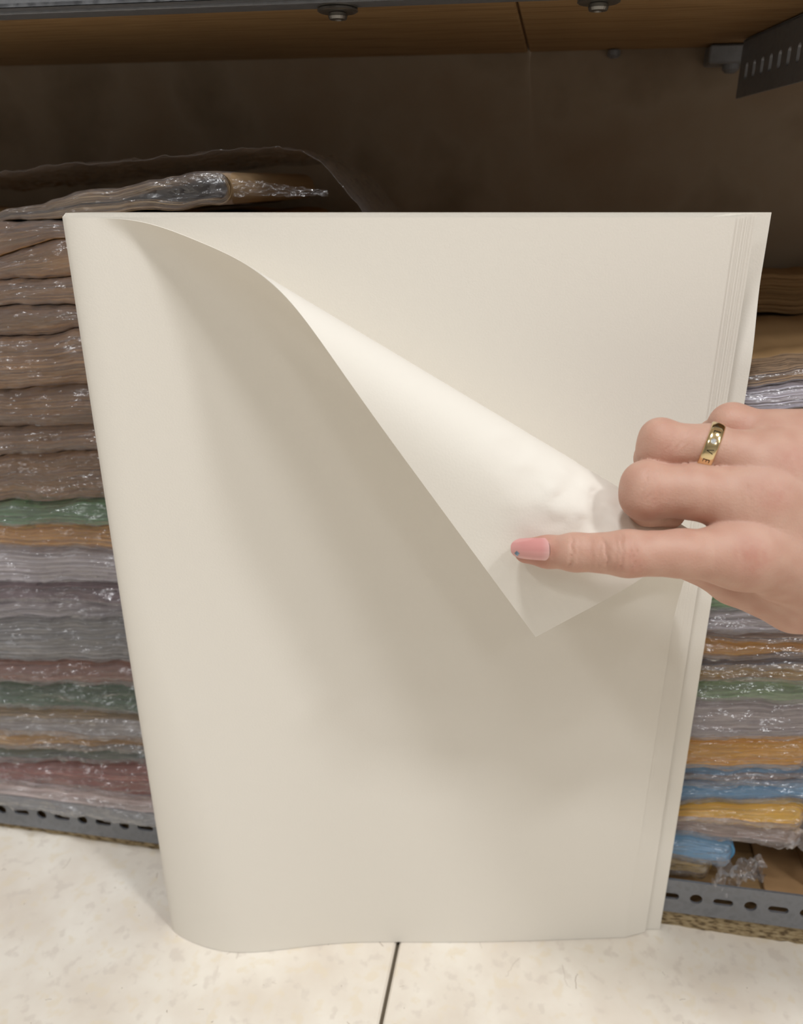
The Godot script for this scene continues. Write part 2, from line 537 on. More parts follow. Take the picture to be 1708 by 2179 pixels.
func bundle(called: String, label: String, group: String, d: Dictionary) -> Node3D:
	var s0: float = d.s0
	var s1: float = d.s1
	var n: float = d.n
	var mid_s := 0.5 * (s0 + s1)
	var y_base: float = minf(d.bot[0], d.bot[1])
	var o := thing(called, TS * Transform3D(Basis(), Vector3(mid_s, y_base, -n)))
	tag(o, label, "paper bundle", group)
	var off := Vector3(-mid_s, -y_base, 0)
	var col: Color = d.c
	var seed_ := rng.randf() * 100.0
	var rings: int = maxi(int(d.get("rings", 12)), int((float(d.top[1]) - float(d.bot[1])) / 0.0011))
	var r_in: float = d.get("hollow", 0.0)
	var depth: float = d.get("depth", 0.185)
	# path of the nested folds: along the top to the fold, round it, and back along the bottom
	var na := 64
	var nb := 13
	var S := []
	for i in na: S.append([lerpf(s0, s1, pow(i / float(na), 0.8)), 1.0, 0.0])
	for i in nb: S.append([s1, 1.0, PI * i / (nb - 1.0)])
	for i in na: S.append([lerpf(s0, s1, pow((na - 1 - i) / float(na), 0.8)), -1.0, PI])
	var nu := S.size()
	var curve := func(k: int, r: float) -> Vector2:
		var e: Array = S[k]
		var s: float = e[0]
		var top := lineh(s, d.get("st", d.sa), d.top[0], d.sb, d.top[1])
		var bot := lineh(s, d.sa, d.bot[0], d.sb, d.bot[1])
		var waver := 0.0
		var m := 0.5 * (top + bot) + waver
		var h := 0.5 * (top - bot)
		if d.has("tear"):
			h *= lerpf(float(d.tear), 1.0, smoothstep(s0 + 0.03, s1, s))
		var rr := r
		if r_in > 0.01:       # the fold stands open only near its end
			rr = 1.0 - (1.0 - r) * lerpf(0.92 / (1.0 - r_in), 1.0, smoothstep(-0.155, -0.112, s))
		var hh := h * rr
		if k >= na and k < na + nb:
			return Vector2(s1 + minf(h, 0.012) * r * sin(e[2]), m + hh * cos(e[2]))
		return Vector2(s, m + hh * e[1])
	# front: the cut ends of the sheets, each layer a little proud or short of the next
	var P := PackedVector3Array()
	var C := PackedColorArray()
	for j in rings:
		var r := lerpf(1.0, r_in, j / float(rings - 1))
		var jut := rng.randf_range(-0.0011, 0.0011)
		var shade := rng.randf_range(0.88, 1.06)
		for k in nu:
			var q: Vector2 = curve.call(k, r)
			P.append(Vector3(q.x, q.y, jut + 0.0008 * fine.get_noise_3d(q.x * 25.0, r * 12.0, seed_)) + off)
			C.append(Color(col.r * shade, col.g * shade, col.b * shade))
	var body := grid_mesh(P, nu, rings, PackedVector2Array(), C)
	# outside: top, fold and underside running back into the shelf
	var Q := PackedVector3Array()
	var D := PackedColorArray()
	for j in 5:
		for k in nu:
			var q: Vector2 = curve.call(k, 1.0)
			Q.append(Vector3(q.x, q.y, (-depth * j / 4.0) if j else 0.0004) + off)
			D.append(col)
	var st := SurfaceTool.new()
	st.append_from(body, 0, Transform3D())
	st.append_from(arrays_mesh(Q, grid_normals(Q, nu, 5), grid_index(nu, 5), PackedVector2Array(), D), 0, Transform3D())
	if r_in > 0.01:
		var Z := PackedVector3Array()
		for j in 5:
			for k in nu:
				var q: Vector2 = curve.call(k, r_in)
				Z.append(Vector3(q.x, q.y, -depth * j / 4.0) + off)
		st.append_from(arrays_mesh(Z, grid_normals(Z, nu, 5), grid_index(nu, 5), PackedVector2Array(), D), 0, Transform3D())
	put("folded_sheets", st.commit(), mats.edges, o)
	if d.get("wrap", true):
		put("plastic_wrap", film(d, off, seed_), mats.film, o)
		put("plastic_wrap", film(d, off + Vector3(0, 0, 0.0011), seed_ + 37.0), mats.film, o)
	return o

# the film: over the top edge, down the front in creases, under the bottom edge
func film(d: Dictionary, off: Vector3, seed_: float) -> ArrayMesh:
	var s0: float = d.s0
	var s1: float = d.s1 + 0.006
	var vis: Array = d.get("seen", [s0, s1])
	var xs := []
	var s := s0
	while s < s1:
		xs.append(s)
		s += 0.0014 if s > vis[0] - 0.01 and s < vis[1] + 0.01 else 0.008
	xs.append(s1)
	var nu := xs.size()
	var hgt: float = maxf(d.top[0] - d.bot[0], d.top[1] - d.bot[1])
	var nf := clampi(int(hgt / 0.0011), 10, 44)
	var nv := nf + 4
	var P := PackedVector3Array()
	var amp: float = d.get("crease", 1.0)
	for j in nv:
		for i in nu:
			var x: float = xs[i]
			var xe: float = minf(x, d.s1)
			var top: float = lineh(xe, d.get("st", d.sa), d.top[0], d.sb, d.top[1]) + 0.0002
			var bot: float = lineh(xe, d.sa, d.bot[0], d.sb, d.bot[1]) + float(d.get("drape", 0.0002))
			var y: float
			var z: float
			var v := clampf((j - 2) / float(nf - 1), 0.0, 1.0)
			if j < 2:
				y = top + 0.0003
				z = -0.030 + j * 0.014
			elif j >= nf + 2:
				y = bot - 0.0003
				z = -0.016 - (j - nf - 2) * 0.014
			else:
				y = lerpf(top, bot, v)
				var belly := sqrt(maxf(0.0, 1.0 - pow(2.0 * v - 1.0, 2.0)))
				var w := wrinkle.get_noise_3d(x * 15.0 + seed_, y * 112.0 - x * 16.0, seed_) * 0.5 + 0.5
				var c := fine.get_noise_3d(x * 34.0, y * 240.0 + seed_, seed_)
				var g := soft.get_noise_3d(x * 22.0 + seed_, y * 60.0, 3.0)
				z = 0.0012 + amp * (0.0030 * belly + 0.0056 * w * w * belly + 0.0010 * c + 0.0020 * g * belly)
			var over := clampf((x - float(d.s1) - 0.001) / 0.005, 0.0, 1.0)
			z -= over * over * 0.006
			P.append(Vector3(x, y, z) + off)
	return grid_mesh(P, nu, nv)

func lin(r: float, g: float, b: float) -> Color:
	return Color(r / 255.0, g / 255.0, b / 255.0).srgb_to_linear()

func left_stack() -> void:
	var kraft := lin(150, 110, 66)
	# interfaces from the top down: s at the two measured places, heights there
	var I := [[-0.2241, 0.4388, 0.4405], [-0.228, 0.4201, 0.429], [-0.2309, 0.4067, 0.4118], [-0.2339, 0.3924, 0.3948], [-0.2376, 0.3747, 0.3815], [-0.2438, 0.3457, 0.3499], [-0.2492, 0.3202, 0.326], [-0.2529, 0.3026, 0.3099], [-0.2594, 0.272, 0.2784], [-0.2626, 0.2572, 0.2618], [-0.2661, 0.2403, 0.245], [-0.2717, 0.2138, 0.2221], [-0.2744, 0.2012, 0.2061], [-0.2776, 0.1862, 0.1963], [-0.2848, 0.1522, 0.1625], [-0.2887, 0.134, 0.1442], [-0.2933, 0.1123, 0.1199], [-0.2958, 0.1006, 0.1133], [-0.2978, 0.0908, 0.0968], [-0.3011, 0.0752, 0.0901], [-0.3038, 0.0628, 0.0777], [-0.3074, 0.0457, 0.0490], [-0.3131, 0.0292, 0.0292]]
	var kl := []
	for w in ["first", "second", "third", "fourth", "fifth", "sixth", "seventh", "eighth"]:
		kl.append("%s flat kraft bundle in clear film down from the open-folded one" % w)
	var W := [[kraft, kl[0]], [kraft * 1.06, kl[1]], [kraft * 0.92, kl[2]], [kraft * 0.95, kl[3]], [kraft * 1.04, kl[4]], [kraft, kl[5]], [kraft * 0.93, kl[6]], [kraft, kl[7]],
		[lin(92, 132, 88), "mid green paper bundle in clear film, just under the kraft bundles"],
		[lin(190, 138, 62), "orange-brown paper bundle in clear film, just under the mid green bundle"],
		[lin(188, 180, 184), "thick pale grey paper bundle in clear film, under the orange-brown one"],
		[lin(122, 98, 102), "dull mauve paper bundle in clear film between two pale grey bundles"],
		[lin(184, 176, 180), "pale lilac-grey paper bundle in clear film, just under the mauve one"],
		[lin(142, 140, 140), "thick mid grey paper bundle in clear film, above the reddish brown one"],
		[lin(140, 92, 72), "reddish brown paper bundle in clear film, just above a dark green one"],
		[lin(66, 96, 66), "dark green paper bundle in clear film under the reddish brown one"],
		[lin(168, 142, 104), "thin tan paper bundle in clear film, just under the dark green one"],
		[lin(186, 180, 178), "silvery grey paper bundle in clear film between tan and ochre ones"],
		[lin(190, 148, 84), "ochre paper bundle in clear film above a thin grey-green one"],
		[lin(92, 104, 86), "thin grey-green paper bundle in clear film under the ochre one"],
		[lin(156, 92, 78), "brick red paper bundle in clear film, second lowest of its stack"],
		[lin(214, 196, 192), "pinkish white paper bundle in clear film lying on the steel rail"]]
	for k in range(W.size() - 1, -1, -1):
		var a: Array = I[k]
		var b: Array = I[k + 1]
		var d := {"s0": -0.50, "s1": -0.096 + rng.randf_range(-0.006, 0.006), "sa": b[0], "st": a[0], "sb": -0.19, "top": [a[1] - 0.0004, a[2] - 0.0004], "bot": [b[1] + 0.0004, b[2] + 0.0004], "n": 0.0105 + rng.randf_range(-0.002, 0.003), "c": W[k][0], "seen": [-0.36, -0.16], "crease": 1.55 if k < 9 else 1.3, "rings": 16}
		if k == W.size() - 1:
			d.n = 0.0065
			d.drape = -0.0025
		bundle("paper_bundle", W[k][1], "kraft bundles of the tall stack" if k < 8 else "", d)
	# the loosely folded bundle on top, its fold standing open
	var t := {"s0": -0.50, "s1": -0.0975, "sa": -0.2241, "sb": -0.104, "top": [0.4440, 0.4640], "bot": [0.4392, 0.4470], "n": 0.012, "c": lin(158, 132, 98), "hollow": 0.60, "rings": 11, "seen": [-0.36, -0.06], "crease": 0.55, "depth": 0.15}
	var o := bundle("paper_bundle", "loosely folded kraft bundle with an open rounded fold, topmost of its stack", "", t)
	# slack bag of film arching over it
	var arch := [[-0.40, 0.455], [-0.30, 0.459], [-0.2471, 0.4623], [-0.2014, 0.4672], [-0.1463, 0.4705], [-0.11, 0.4735], [-0.0749, 0.4749], [-0.062, 0.4735], [-0.0515, 0.4673], [-0.041, 0.457], [-0.031, 0.446], [-0.028, 0.441]]
	var c := Curve3D.new()
	for k in arch.size():
		var p: Array = arch[k]
		var tan_ := Vector3.ZERO
		if k > 0 and k < arch.size() - 1:
			tan_ = Vector3(arch[k + 1][0] - arch[k - 1][0], arch[k + 1][1] - arch[k - 1][1], 0) / 6.0
		c.add_point(Vector3(p[0], p[1], 0), -tan_, tan_)
	var nu := 160
	var nv := 26
	var P := PackedVector3Array()
	var mid := 0.5 * (float(t.s0) + float(t.s1))
	for j in nv:
		for i in nu:
			var q := c.sample_baked(c.get_baked_length() * i / (nu - 1.0))
			var z := -0.030 - 0.12 * j / (nv - 1.0)
			var w := wrinkle.get_noise_2d(q.x * 30.0, z * 40.0) * 0.0022
			P.append(Vector3(q.x - mid, q.y - 0.4392 + w - 0.006 * pow(j / (nv - 1.0), 2.0), z + 0.004 * soft.get_noise_2d(q.x * 20.0, 1.0)))
	put("plastic_bag", sheet_mesh(P, nu, nv, 0.0003), mats.film, o)
	# twin crease of film that ties the fold back to the stack
	var P2 := PackedVector3Array()
	for j in 14:
		for i in 60:
			var f := i / 59.0
			var g := j / 13.0
			var x := lerpf(-0.101, -0.045, f)
			var y := 0.4565 - 0.004 * f + 0.010 * (0.5 - g) * (1.0 - 0.75 * f) + 0.0015 * wrinkle.get_noise_2d(f * 3.0, g * 5.0)
			P2.append(Vector3(x - mid, y - 0.4392, 0.002 - 0.022 * f + 0.0022 * wrinkle.get_noise_2d(f * 6.0 + 4.0, g * 3.0)))
	put("film_tail", grid_mesh(P2, 60, 14), mats.film, o)

func right_stack() -> void:
	var kraft := lin(158, 126, 88)
	var sb := 0.24
	# name colour label, heights at s 0.1735 and s 0.24, fold end
	var L := [
		[lin(205, 170, 96), "thin yellow-tan paper bundle in clear film, lowest beside the steel rail", [0.0345, 0.0375], [0.0505, 0.0505], 0.196],
		[lin(104, 160, 200), "short blue paper bundle in clear film above the yellow-tan one", [0.0513, 0.0513], [0.0690, 0.0700], 0.206],
		[lin(176, 152, 140), "pinkish grey paper bundle in clear film, just under the bright yellow one", [0.0698, 0.0720], [0.0838, 0.0850], 0.244],
		[lin(240, 186, 22), "bright yellow paper bundle with a rounded fold, between pinkish grey and blue ones", [0.0846, 0.0870], [0.0912, 0.1040], 0.243],
		[lin(96, 154, 196), "broad blue paper bundle in clear film, just above the bright yellow fold", [0.0922, 0.1054], [0.1080, 0.1195], 0.251],
		[lin(150, 110, 78), "thin brown paper bundle in clear film between two blue bundles", [0.1088, 0.1203], [0.1128, 0.1245], 0.246],
		[lin(100, 156, 194), "narrow blue paper bundle in clear film, just under the golden ochre one", [0.1136, 0.1253], [0.1204, 0.1320], 0.254],
		[lin(226, 164, 24), "golden ochre paper bundle in clear film above the blue bundles", [0.1212, 0.1330], [0.1424, 0.1540], 0.237],
		[lin(186, 176, 178), "thick lilac-grey paper bundle in clear film above the golden ochre one", [0.1436, 0.1555], [0.1750, 0.1795], 0.252],
		[lin(140, 168, 124), "light green paper bundle in crumpled clear film above the lilac-grey one", [0.1760, 0.1803], [0.1870, 0.1950], 0.250],
		[lin(198, 164, 92), "pale ochre paper bundle in clear film between green and dark grey ones", [0.1878, 0.1958], [0.1968, 0.2052], 0.255],
		[lin(112, 108, 114), "thin dark grey paper bundle in clear film between two ochre ones", [0.1975, 0.2060], [0.2016, 0.2108], 0.255],
		[lin(224, 162, 30), "deep ochre paper bundle in clear film above the thin dark grey one", [0.2024, 0.2116], [0.2138, 0.2196], 0.258],
		[lin(170, 138, 108), "thin tan paper bundle in clear film under a lilac one", [0.2145, 0.2204], [0.2172, 0.2258], 0.255],
		[lin(190, 182, 188), "pale lilac paper bundle in clear film under the fresh green one", [0.2180, 0.2266], [0.2336, 0.2386], 0.260],
		[lin(128, 176, 108), "fresh green paper bundle in clear film level with the thumb", [0.2344, 0.2394], [0.2500, 0.2542], 0.252],
		[kraft * 1.0, "kraft paper bundle in clear film behind the hand, above the fresh green one", [0.2508, 0.2550], [0.2935, 0.2965], 0.258],
		[lin(150, 150, 150), "grey paper bundle in clear film behind the knuckles", [0.2945, 0.2973], [0.3300, 0.3325], 0.262],
		[lin(168, 148, 120), "tan paper bundle in clear film just under the white one", [0.3308, 0.3333], [0.3502, 0.3550], 0.268],
		[lin(214, 210, 222), "bluish white paper bundle in clear film above the hand", [0.3510, 0.3558], [0.3625, 0.3695], 0.270]]
	for k in L.size():
		var a: Array = L[k]
		bundle("paper_bundle", a[1], "", {"s0": -0.055, "s1": a[4], "sa": 0.1735, "sb": sb, "top": [a[3][0], a[3][1]], "bot": [a[2][0], a[2][1]], "n": 0.0185 + rng.randf_range(-0.002, 0.003), "c": a[0], "seen": [0.155, 0.27], "rings": 14 if a[3][0] - a[2][0] > 0.008 else 9, "crease": 1.15})
	bundle("paper_bundle", "kraft paper bundle in clear film lying on the bluish white bundle", "", {"s0": -0.055, "s1": 0.262, "sa": 0.175, "sb": 0.24, "top": [0.3700, 0.3780], "bot": [0.3633, 0.3703], "n": 0.019, "c": kraft, "seen": [0.15, 0.27], "crease": 0.6})
	bundle("paper_bundle", "unwrapped kraft bundle lying against the wall at the back of its stack", "", {"s0": -0.05, "s1": 0.29, "sa": 0.175, "sb": 0.24, "top": [0.4030, 0.4035], "bot": [0.3765, 0.3790], "n": 0.170, "c": kraft, "wrap": false, "depth": 0.038})
	# cardboard box behind the fold ends
	var o := thing("cardboard_box", TS * Transform3D(Basis(Vector3.UP, 0.04), Vector3(0.34, 0.0305, -0.10)))
	tag(o, "plain brown cardboard box standing beside the coloured bundles", "box")
	put("body", block(Vector3(-0.075, 0, -0.08), Vector3(0.12, 0.085, 0.075), 0.0015), mats.kraft_board, o)
	put("lid", block(Vector3(-0.077, 0.066, -0.082), Vector3(0.122, 0.0875, 0.077), 0.0015), mats.kraft_board, o)
	var flat := thing("cardboard_sheet", TS * Transform3D(Basis(), Vector3(0.30, 0.0282, -0.05)))
	tag(flat, "flat sheet of brown cardboard lying behind the steel rail", "cardboard")
	put("board", block(Vector3(-0.062, 0, -0.07), Vector3(0.2, 0.0022, 0.032), 0.0006), mats.kraft_board, flat)
	# crumpled ends of film hanging off the folds
	for q in [[0.250, 0.088, 0.026, 0.022, "bright yellow fold"], [0.212, 0.048, 0.030, 0.024, "end of the short blue bundle"], [0.262, 0.150, 0.026, 0.030, "end of the thick lilac-grey bundle"], [0.260, 0.186, 0.026, 0.018, "end of the light green bundle"], [0.262, 0.118, 0.020, 0.024, "end of the narrow blue bundle"]]:
		var t := put("film_scrap", crumple(q[2], q[3], rng.randf() * 50.0), mats.film, self, TS * Transform3D(Basis(Vector3(0, 0, 1), rng.randf_range(-0.5, 0.2)), Vector3(q[0], q[1], -0.012)))
		tag(t, "crumpled scrap of clear film at the " + str(q[4]), "plastic film", "crumpled film ends")

func crumple(w: float, h: float, sd: float) -> ArrayMesh:
	var nu := 46
	var nv := 46
	var P := PackedVector3Array()
	for j in nv:
		for i in nu:
			var x := i / (nu - 1.0)
			var y := j / (nv - 1.0)
			var z := 0.010 * wrinkle.get_noise_3d(x * 1.4, y * 1.6, sd) + 0.004 * fine.get_noise_3d(x * 4.0, y * 4.0, sd)
			P.append(Vector3((x - 0.3) * w + 0.003 * soft.get_noise_3d(y * 3.0, x, sd), (0.5 - y) * h * (1.0 - 0.3 * x) + 0.003 * soft.get_noise_3d(x * 3.0, y, sd + 9.0), z - 0.006 * x))
	return sheet_mesh(P, nu, nv, 0.0003)

# ---------------------------------------------------------------- the folded stack of paper
const SHEET_TOP := 0.4440
const FOLD_X := -0.1536
const PAGE_Z := -0.3795
const FRONT_W := 0.3007

# plan of the front half: x measured from the fold, v 0 at the top to 1 at the foot, inset of nested sheets
func front_z(x: float, v: float, inset: float) -> float:
	var low := smoothstep(0.35, 1.0, v)
	var zf := lerpf(-0.3875, -0.3905, low)
	var w := lerpf(0.016, 0.052, low)
	var zp := PAGE_Z + low * (0.0090 * exp(-pow((x - 0.048) / 0.055, 2.0)) + 0.0035 * exp(-pow((x - 0.155) / 0.06, 2.0)) + 0.0012 * sin(x * 34.0)) - inset * (1.0 - 0.55 * low * smoothstep(0.08, 0.30, x))
	var q := clampf(x / w, 0.0, 1.0)
	return lerpf(zf, zp, sqrt(1.0 - (1.0 - q) * (1.0 - q)))

func back_z(x: float, v: float, inset: float) -> float:
	var low := smoothstep(0.35, 1.0, v)
	var zf := lerpf(-0.3875, -0.3905, low)
	var w := lerpf(0.012, 0.03, low)
	var right := smoothstep(0.08, 0.30, x)
	var zb := -0.3965 + 0.0050 * right * smoothstep(0.06, 0.16, v) * (1.0 - low) + low * 0.0100 * right + low * 0.002 * (1.0 - right) + inset * (1.0 - 0.55 * low * right)
	var q := clampf(x / w, 0.0, 1.0)
	return lerpf(zf, zb, sqrt(1.0 - (1.0 - q) * (1.0 - q)))

func along(k: int, n: int, w: float) -> float:      # finer steps near the fold
	return w * pow(k / float(n), 1.7)

func inner_sheets() -> void:
	var o := thing("paper_stack", Transform3D(Basis(), Vector3(0, 0, 0)))
	tag(o, "folded stack of cream paper sheets standing on the tiles, right edges fanned", "paper stack")
	var nh := 40
	var nv := 34
	var count := 13
	for k in range(1, count + 1):
		var f := k / float(count)
		var inset := k * 0.00034
		var wf := FRONT_W + 0.0006 + f * 0.0104 + 0.00025 * sin(k * 2.4)
		var wb := FRONT_W + 0.0112 - f * 0.002
		var top := SHEET_TOP + 0.0002 + 0.0016 * f
		var P := PackedVector3Array()
		for j in nv:
			var v := j / (nv - 1.0)
			var y := lerpf(top, 0.0006 + 0.0002 * f, v)
			for i in range(-nh, nh + 1):
				var x: float
				var z: float
				if i < 0:
					x = along(-i, nh, wb)
					z = back_z(x, v, k * 0.00013)
				else:
					x = along(i, nh, wf)
					z = front_z(x, v, inset)
				# the right edges fall back a little, layer by layer
				if i > 0: z -= 0.0036 * pow(clampf((x - FRONT_W + 0.003) / 0.0135, 0.0, 1.0), 1.4) * (1.0 - 0.6 * smoothstep(0.4, 1.0, v))
				P.append(Vector3(FOLD_X + x + inset * 0.6, y, z))
		var nu := 2 * nh + 1
		# order the rows from the foot up so that the normals point outwards
		var R := PackedVector3Array()
		for j in nv:
			for i in nu: R.append(P[(nv - 1 - j) * nu + i])
		put("sheet", sheet_mesh(R, nu, nv, 0.00022), mats.paper, o)

# The outer sheet: flat over most of its front, then rolled up along straight rulings (a developable surface, so the paper is bent, never stretched).
const ROLL_N := 200
const ROLL_T0 := 0.6397
const ROLL_SPAN := 0.3826
const ROLL_K := [11.1872, 8.8992, 0.9478, 26.1325, 0.8039, -1.9958]
const ROLL_C := [-0.63464, -0.61903, -0.02128, 0.0791]
var roll_a2 := PackedVector2Array()
var roll_d2 := PackedVector2Array()
var roll_a3 := PackedVector3Array()
var roll_d3 := PackedVector3Array()

func table(T: Array, f: float) -> float:
	var g := clampf(f, 0.0, 1.0) * (T.size() - 1)
	var k := mini(int(g), T.size() - 2)
	return lerpf(T[k], T[k + 1], g - k)

func roll_setup() -> void:
	var a2 := Vector2(-0.08912, -0.07886)
	var a3 := Vector3(FOLD_X + a2.x, SHEET_TOP - a2.y, PAGE_Z)
	var d := Vector3(cos(ROLL_T0), -sin(ROLL_T0), 0)
	var t := Vector3(sin(ROLL_T0), cos(ROLL_T0), 0)
	var ds := ROLL_SPAN / ROLL_N
	for i in ROLL_N + 1:
		var th := ROLL_T0 - i * ds
		var e := Vector2(cos(th), sin(th))
		roll_a2.append(a2)
		roll_d2.append(e)
		roll_a3.append(a3)
		roll_d3.append(d)
		var f := (i + 0.5) / ROLL_N
		var c := table(ROLL_C, f) * ds
		a2 += e * c
		a3 += d * c
		var om := d.cross(t) + d * table(ROLL_K, f)
		var a := om.length() * ds
		var ax := om.normalized()
		d = d.rotated(ax, a)
		t = t.rotated(ax, a)

func beyond(k: int, q: Vector2) -> float:      # positive where q lies on the flat side of ruling k
	return roll_d2[k].cross(q - roll_a2[k])

func sheet_point(u: float, v: float) -> Vector3:     # u from the fold, v down from the top edge
	var z := front_z(u, v / SHEET_TOP, 0.0)
	var q := Vector2(u, v)
	if beyond(0, q) > 0.0:
		return Vector3(FOLD_X + u, SHEET_TOP - v, z)
	var lo := 0
	var hi := ROLL_N
	while hi - lo > 1:
		var m := (lo + hi) / 2
		if beyond(m, q) > 0.0: hi = m
		else: lo = m
	var x0 := beyond(lo, q)
	var x1 := beyond(hi, q)
	var f := clampf(x0 / (x0 - x1 + 1e-12), 0.0, 1.0)
	var p := roll_a3[lo].lerp(roll_a3[hi], f) + roll_d3[lo].lerp(roll_d3[hi], f).normalized() * (q - roll_a2[lo].lerp(roll_a2[hi], f)).length()
	# pinched crinkles near the fingers
	var crk := smoothstep(0.66, 0.86, u / FRONT_W) * smoothstep(1.0, 0.93, u / FRONT_W) * smoothstep(0.075, 0.03, absf(v - 0.085))
	var w := wrinkle.get_noise_2d(u * 26.0 + v * 9.0, v * 22.0 - u * 8.0)
	p.z += crk * 0.0030 * w
	p.z += (z - PAGE_Z) * smoothstep(0.3, 0.0, lo / float(ROLL_N))
	return p

func curled_sheet() -> void:
	roll_setup()
	var nf := 150
	var nb := 40
	var nv := 150
	var nu := nf + nb
	var P := PackedVector3Array()
	var hh := SHEET_TOP - 0.0004
	for j in nv:
		var v := hh * (1.0 - pow(j / (nv - 1.0), 1.0))
		for i in nu:
			var q: Vector3
			if i < nb:
				var x := along(nb - i, nb, 0.3248)
				q = Vector3(FOLD_X + x, SHEET_TOP - v + 0.0018, back_z(x, v / SHEET_TOP, -0.0004))
				q.y = maxf(q.y - 0.0018 * smoothstep(0.0, 1.0, v / hh), 0.0005)
			else:
				var f := (i - nb) / float(nf - 1)
				q = sheet_point(FRONT_W * (0.85 * f + 0.15 * f * f), v)
			P.append(q)
	var o := put("paper_sheet", sheet_mesh(P, nu, nv, 0.00022), mats.paper, self)
	tag(o, "outermost cream sheet of the folded stack, its corner curled back by the hand", "paper sheet")

# ---------------------------------------------------------------- the hand
var fingers := {}

func V(x: float, y: float, z: float) -> Vector3:
	return Vector3(x, y, z)

var bones := []          # [a, b, ra, rb, chain]
var knuckles := []       # [centre, reach, amount]

func hand_bones() -> void:
	fingers = {
		"index": [[V(0.0499, 0.3231, -0.2902), 0.0051], [V(0.0575, 0.3246, -0.2860), 0.0061], [V(0.0667, 0.3270, -0.2805), 0.0071], [V(0.0849, 0.3300, -0.2730), 0.0086], [V(0.1046, 0.3309, -0.2712), 0.0088], [V(0.1273, 0.3292, -0.2727), 0.0112]],
		"middle": [[V(0.1112, 0.3319, -0.3079), 0.0064], [V(0.0998, 0.3385, -0.3009), 0.0084], [V(0.0962, 0.3483, -0.2914), 0.0104], [V(0.1128, 0.3492, -0.2875), 0.0104], [V(0.1356, 0.3474, -0.2846), 0.0118]],
		"ring": [[V(0.1124, 0.3440, -0.3275), 0.0060], [V(0.1051, 0.3528, -0.3171), 0.0078], [V(0.1026, 0.3639, -0.3011), 0.0088], [V(0.1193, 0.3641, -0.2969), 0.0086], [V(0.1438, 0.3580, -0.2922), 0.0112]],
		"pinky": [[V(0.1422, 0.3471, -0.3342), 0.0055], [V(0.1336, 0.3583, -0.3291), 0.0072], [V(0.1326, 0.3686, -0.3117), 0.0086], [V(0.1457, 0.3669, -0.3045), 0.0086], [V(0.1585, 0.3638, -0.2989), 0.0108]],
		"thumb": [[V(0.1114, 0.3146, -0.3008), 0.0068], [V(0.1234, 0.3116, -0.3033), 0.0082], [V(0.1395, 0.3041, -0.3013), 0.0100], [V(0.1613, 0.2997, -0.2908), 0.0125], [V(0.1913, 0.3045, -0.2841), 0.0180]]}
	var c := 0
	for f in ["index", "middle", "ring", "pinky", "thumb"]:
		var J: Array = fingers[f]
		for k in J.size() - 1:
			bones.append([J[k][0], J[k + 1][0], J[k][1], J[k + 1][1], c])
		c += 1
	# blunt ends of the bent knuckles
	bones.append([V(0.0940, 0.3513, -0.2916), V(0.0936, 0.3456, -0.2903), 0.0086, 0.0086, 1])
	bones.append([V(0.1006, 0.3669, -0.3013), V(0.0998, 0.3608, -0.3010), 0.0074, 0.0074, 2])
	var wa := V(0.2024, 0.3334, -0.2863)
	var wb := V(0.2056, 0.3206, -0.2832)
	var mcp := []
	for f in ["index", "middle", "ring", "pinky"]: mcp.append(fingers[f][fingers[f].size() - 1])
	for k in 4:
		bones.append([mcp[k][0] + V(0, 0, -0.002), wa.lerp(wb, 1.0 - k / 3.0) + V(0, 0, -0.003), mcp[k][1] * 0.98, 0.0185, 5])
		if k < 3: bones.append([mcp[k][0] + V(0.008, 0, -0.004), mcp[k + 1][0] + V(0.008, 0, -0.004), mcp[k][1] * 0.9, mcp[k + 1][1] * 0.9, 5])
	bones.append([V(0.150, 0.318, -0.283), V(0.1878, 0.3074, -0.2788), 0.0125, 0.0175, 5])
	bones.append([V(0.158, 0.340, -0.292), V(0.190, 0.325, -0.288), 0.016, 0.018, 5])
	bones.append([wa, V(0.275, 0.334, -0.284), 0.0195, 0.025, 5])
	bones.append([wb, V(0.275, 0.322, -0.281), 0.0195, 0.025, 5])
	bones.append([V(0.275, 0.334, -0.284), V(0.42, 0.318, -0.27), 0.025, 0.034, 5])
	bones.append([V(0.275, 0.322, -0.281), V(0.42, 0.312, -0.268), 0.025, 0.034, 5])
	for f in ["index", "middle", "ring", "pinky"]:
		var J: Array = fingers[f]
		knuckles.append([J[J.size() - 1][0] + V(0, 0.004, 0.009), 0.010, 1.0])
		knuckles.append([J[3 if f == "index" else 2][0] + V(0, 0, 0.007), 0.008, 0.7])

func smin(a: float, b: float, k: float) -> float:
	var h := maxf(k - absf(a - b), 0.0) / k
	return minf(a, b) - h * h * k * 0.25

